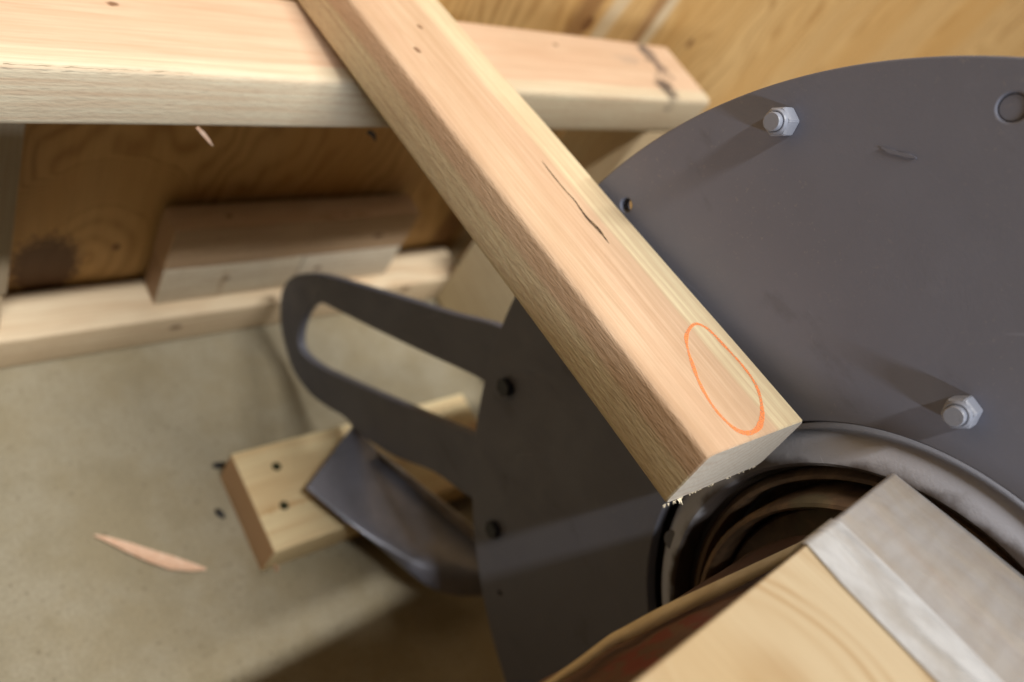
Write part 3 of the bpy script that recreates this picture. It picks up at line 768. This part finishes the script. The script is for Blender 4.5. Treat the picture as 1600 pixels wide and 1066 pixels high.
# ---------------------------------------------------------------- plywood offcut in the foreground
zk = -0.178
E0 = at(1398, 740, 'z', zk)             # right-hand corner of its end
E1 = at(990, 1066, 'z', zk); eh = (E1 - E0).normalized()
rr_ = RC @ Vector((800, -(905 - 533), -F))          # a point further up its right-hand edge
q0 = E0 - C0; g = -eh.x * 1.0; hx, hy = -eh.y, eh.x   # horizontal direction square to the end
if hy > 0: hx, hy = -hx, -hy
lam = (q0.x * hy - q0.y * hx) / (rr_.x * hy - rr_.y * hx)
tt = (lam * rr_.y - q0.y) / hy
back = Vector((hx, hy, (lam * rr_.z - q0.z) / tt)).normalized()
print('offcut pitch', back)
MO = frame(E0, back, eh)   # local X backwards, local Y to -x
if MO.to_3x3().col[2].z < 0: MO = frame(E0, back, -eh)
ny = -1 if MO.to_3x3().col[1].x > 0 else 1
def offp(u, v, off=0.0):
    n = MO.to_3x3().col[2]; d = RC @ Vector((u - 800, -(v - 533), -F))
    t = (E0 - C0).dot(n) / d.dot(n); return C0 + d * t + n * off
io = MO.inverted()
kn = io @ offp(1195, 1060)
mo = plywood('offcut_plywood', (0.55, 0.46, 0.32), (0.40, 0.28, 0.16), seed=7.7, freq=300, amt=0.95, eyes=[(kn.x + 0.01, kn.y, 0.035)],
             knots=[(kn.x + 0.012, kn.y, 0.0025)])
yl, yh = sorted((0, ny * 0.42))
off = lumber('plywood_offcut', MO, (0, 0.34), (yl, yh), (-0.017, 0), mo, 'foreground plywood offcut with white tape and dusty film, lying over the shaft', 'plywood', bev=0.0008, wob=0.0001)
off.data.materials[0] = mo
# plastic film over its right part, and tape along the film's edge
s_ = N('dusty_film'); nn = s_.noise(1, s_.scale(s_.P, (30, 70, 30)), 5, 0.6); n2 = s_.noise(1, s_.scale(s_.P, (170, 30, 60)), 3)
s_.put(s_.b.inputs['Alpha'], s_.mr(nn, 0.3, 0.75, 0.70, 0.45))
M_film = s_.out(s_.mix(s_.mr(n2, 0.35, 0.7), (0.43, 0.435, 0.47), (0.385, 0.38, 0.40)), 0.38, s_.bump(nn, 0.35, 0.003))
s_ = N('white_tape'); nn = s_.noise(1, s_.scale(s_.P, (40, 70, 60)), 4, 0.6)
s_.put(s_.b.inputs['Alpha'], s_.mr(nn, 0.3, 0.7, 0.88, 0.6))
M_tape = s_.out(s_.mix(s_.mr(nn, 0.35, 0.7), (0.58, 0.60, 0.64), (0.50, 0.51, 0.54)), 0.30, s_.bump(nn, 0.4, 0.003))
def drape(name, left, right, lift, m, fold=0.0, n=60, acr=14, seed=0.0, lap=True):
    """strip lying on the offcut between two edge lines, lapped over the end"""
    Lq = [io @ offp(*q) for q in left]; Rq = [io @ offp(*q) for q in right]
    bm = bmesh.new(); rows = []
    for i in range(n + 1):
        t = i / n
        def lerp(Q):
            s = t * (len(Q) - 1); j = min(int(s), len(Q) - 2); return Q[j].lerp(Q[j + 1], s - j)
        a, b = lerp(Lq), lerp(Rq); row = []
        for j in range(acr + 1):
            p = a.lerp(b, j / acr)
            hh = lift + fold * (0.5 + noise.noise(Vector((p.x * 22 + seed, p.y * 160, 1.3)))) * math.sin(math.pi * j / acr)
            hh += fold * 0.9 * math.exp(-((j / acr - 0.42 - 0.06 * math.sin(t * 9)) / 0.06) ** 2)
            row.append(bm.verts.new((p.x, p.y, hh)))
        rows.append(row)
    if lap:
        r1 = [bm.verts.new((-0.0006 - lift, v.co.y, -0.0006)) for v in rows[0]]
        r2 = [bm.verts.new((-0.0008 - lift, v.co.y, -0.016)) for v in rows[0]]
        rows = [r2, r1] + rows
    for a, b in zip(rows, rows[1:]):
        for j in range(acr): bm.faces.new((a[j], a[j + 1], b[j + 1], b[j]))
    bmesh.ops.recalc_face_normals(bm, faces=bm.faces)
    if sum(f.normal.z for f in bm.faces) < 0:
        for f in bm.faces: f.normal_flip()
    return mesh_obj(name, bm, m, off, MO, True)
drape('film', [(1300, 820), (1335, 850), (1465, 976), (1560, 1075), (1680, 1200)], [(1397, 741), (1440, 775), (1520, 838), (1640, 936), (1760, 1030)], 0.0004, M_film, 0.0004, 60, 24, 3.0)
drape('tape', [(1259, 853), (1312, 914), (1400, 1004), (1462, 1068), (1580, 1190)], [(1312, 819), (1346, 850), (1465, 968), (1562, 1066), (1680, 1190)], 0.0011, M_tape, 0.0011, 90, 26, 1.0)
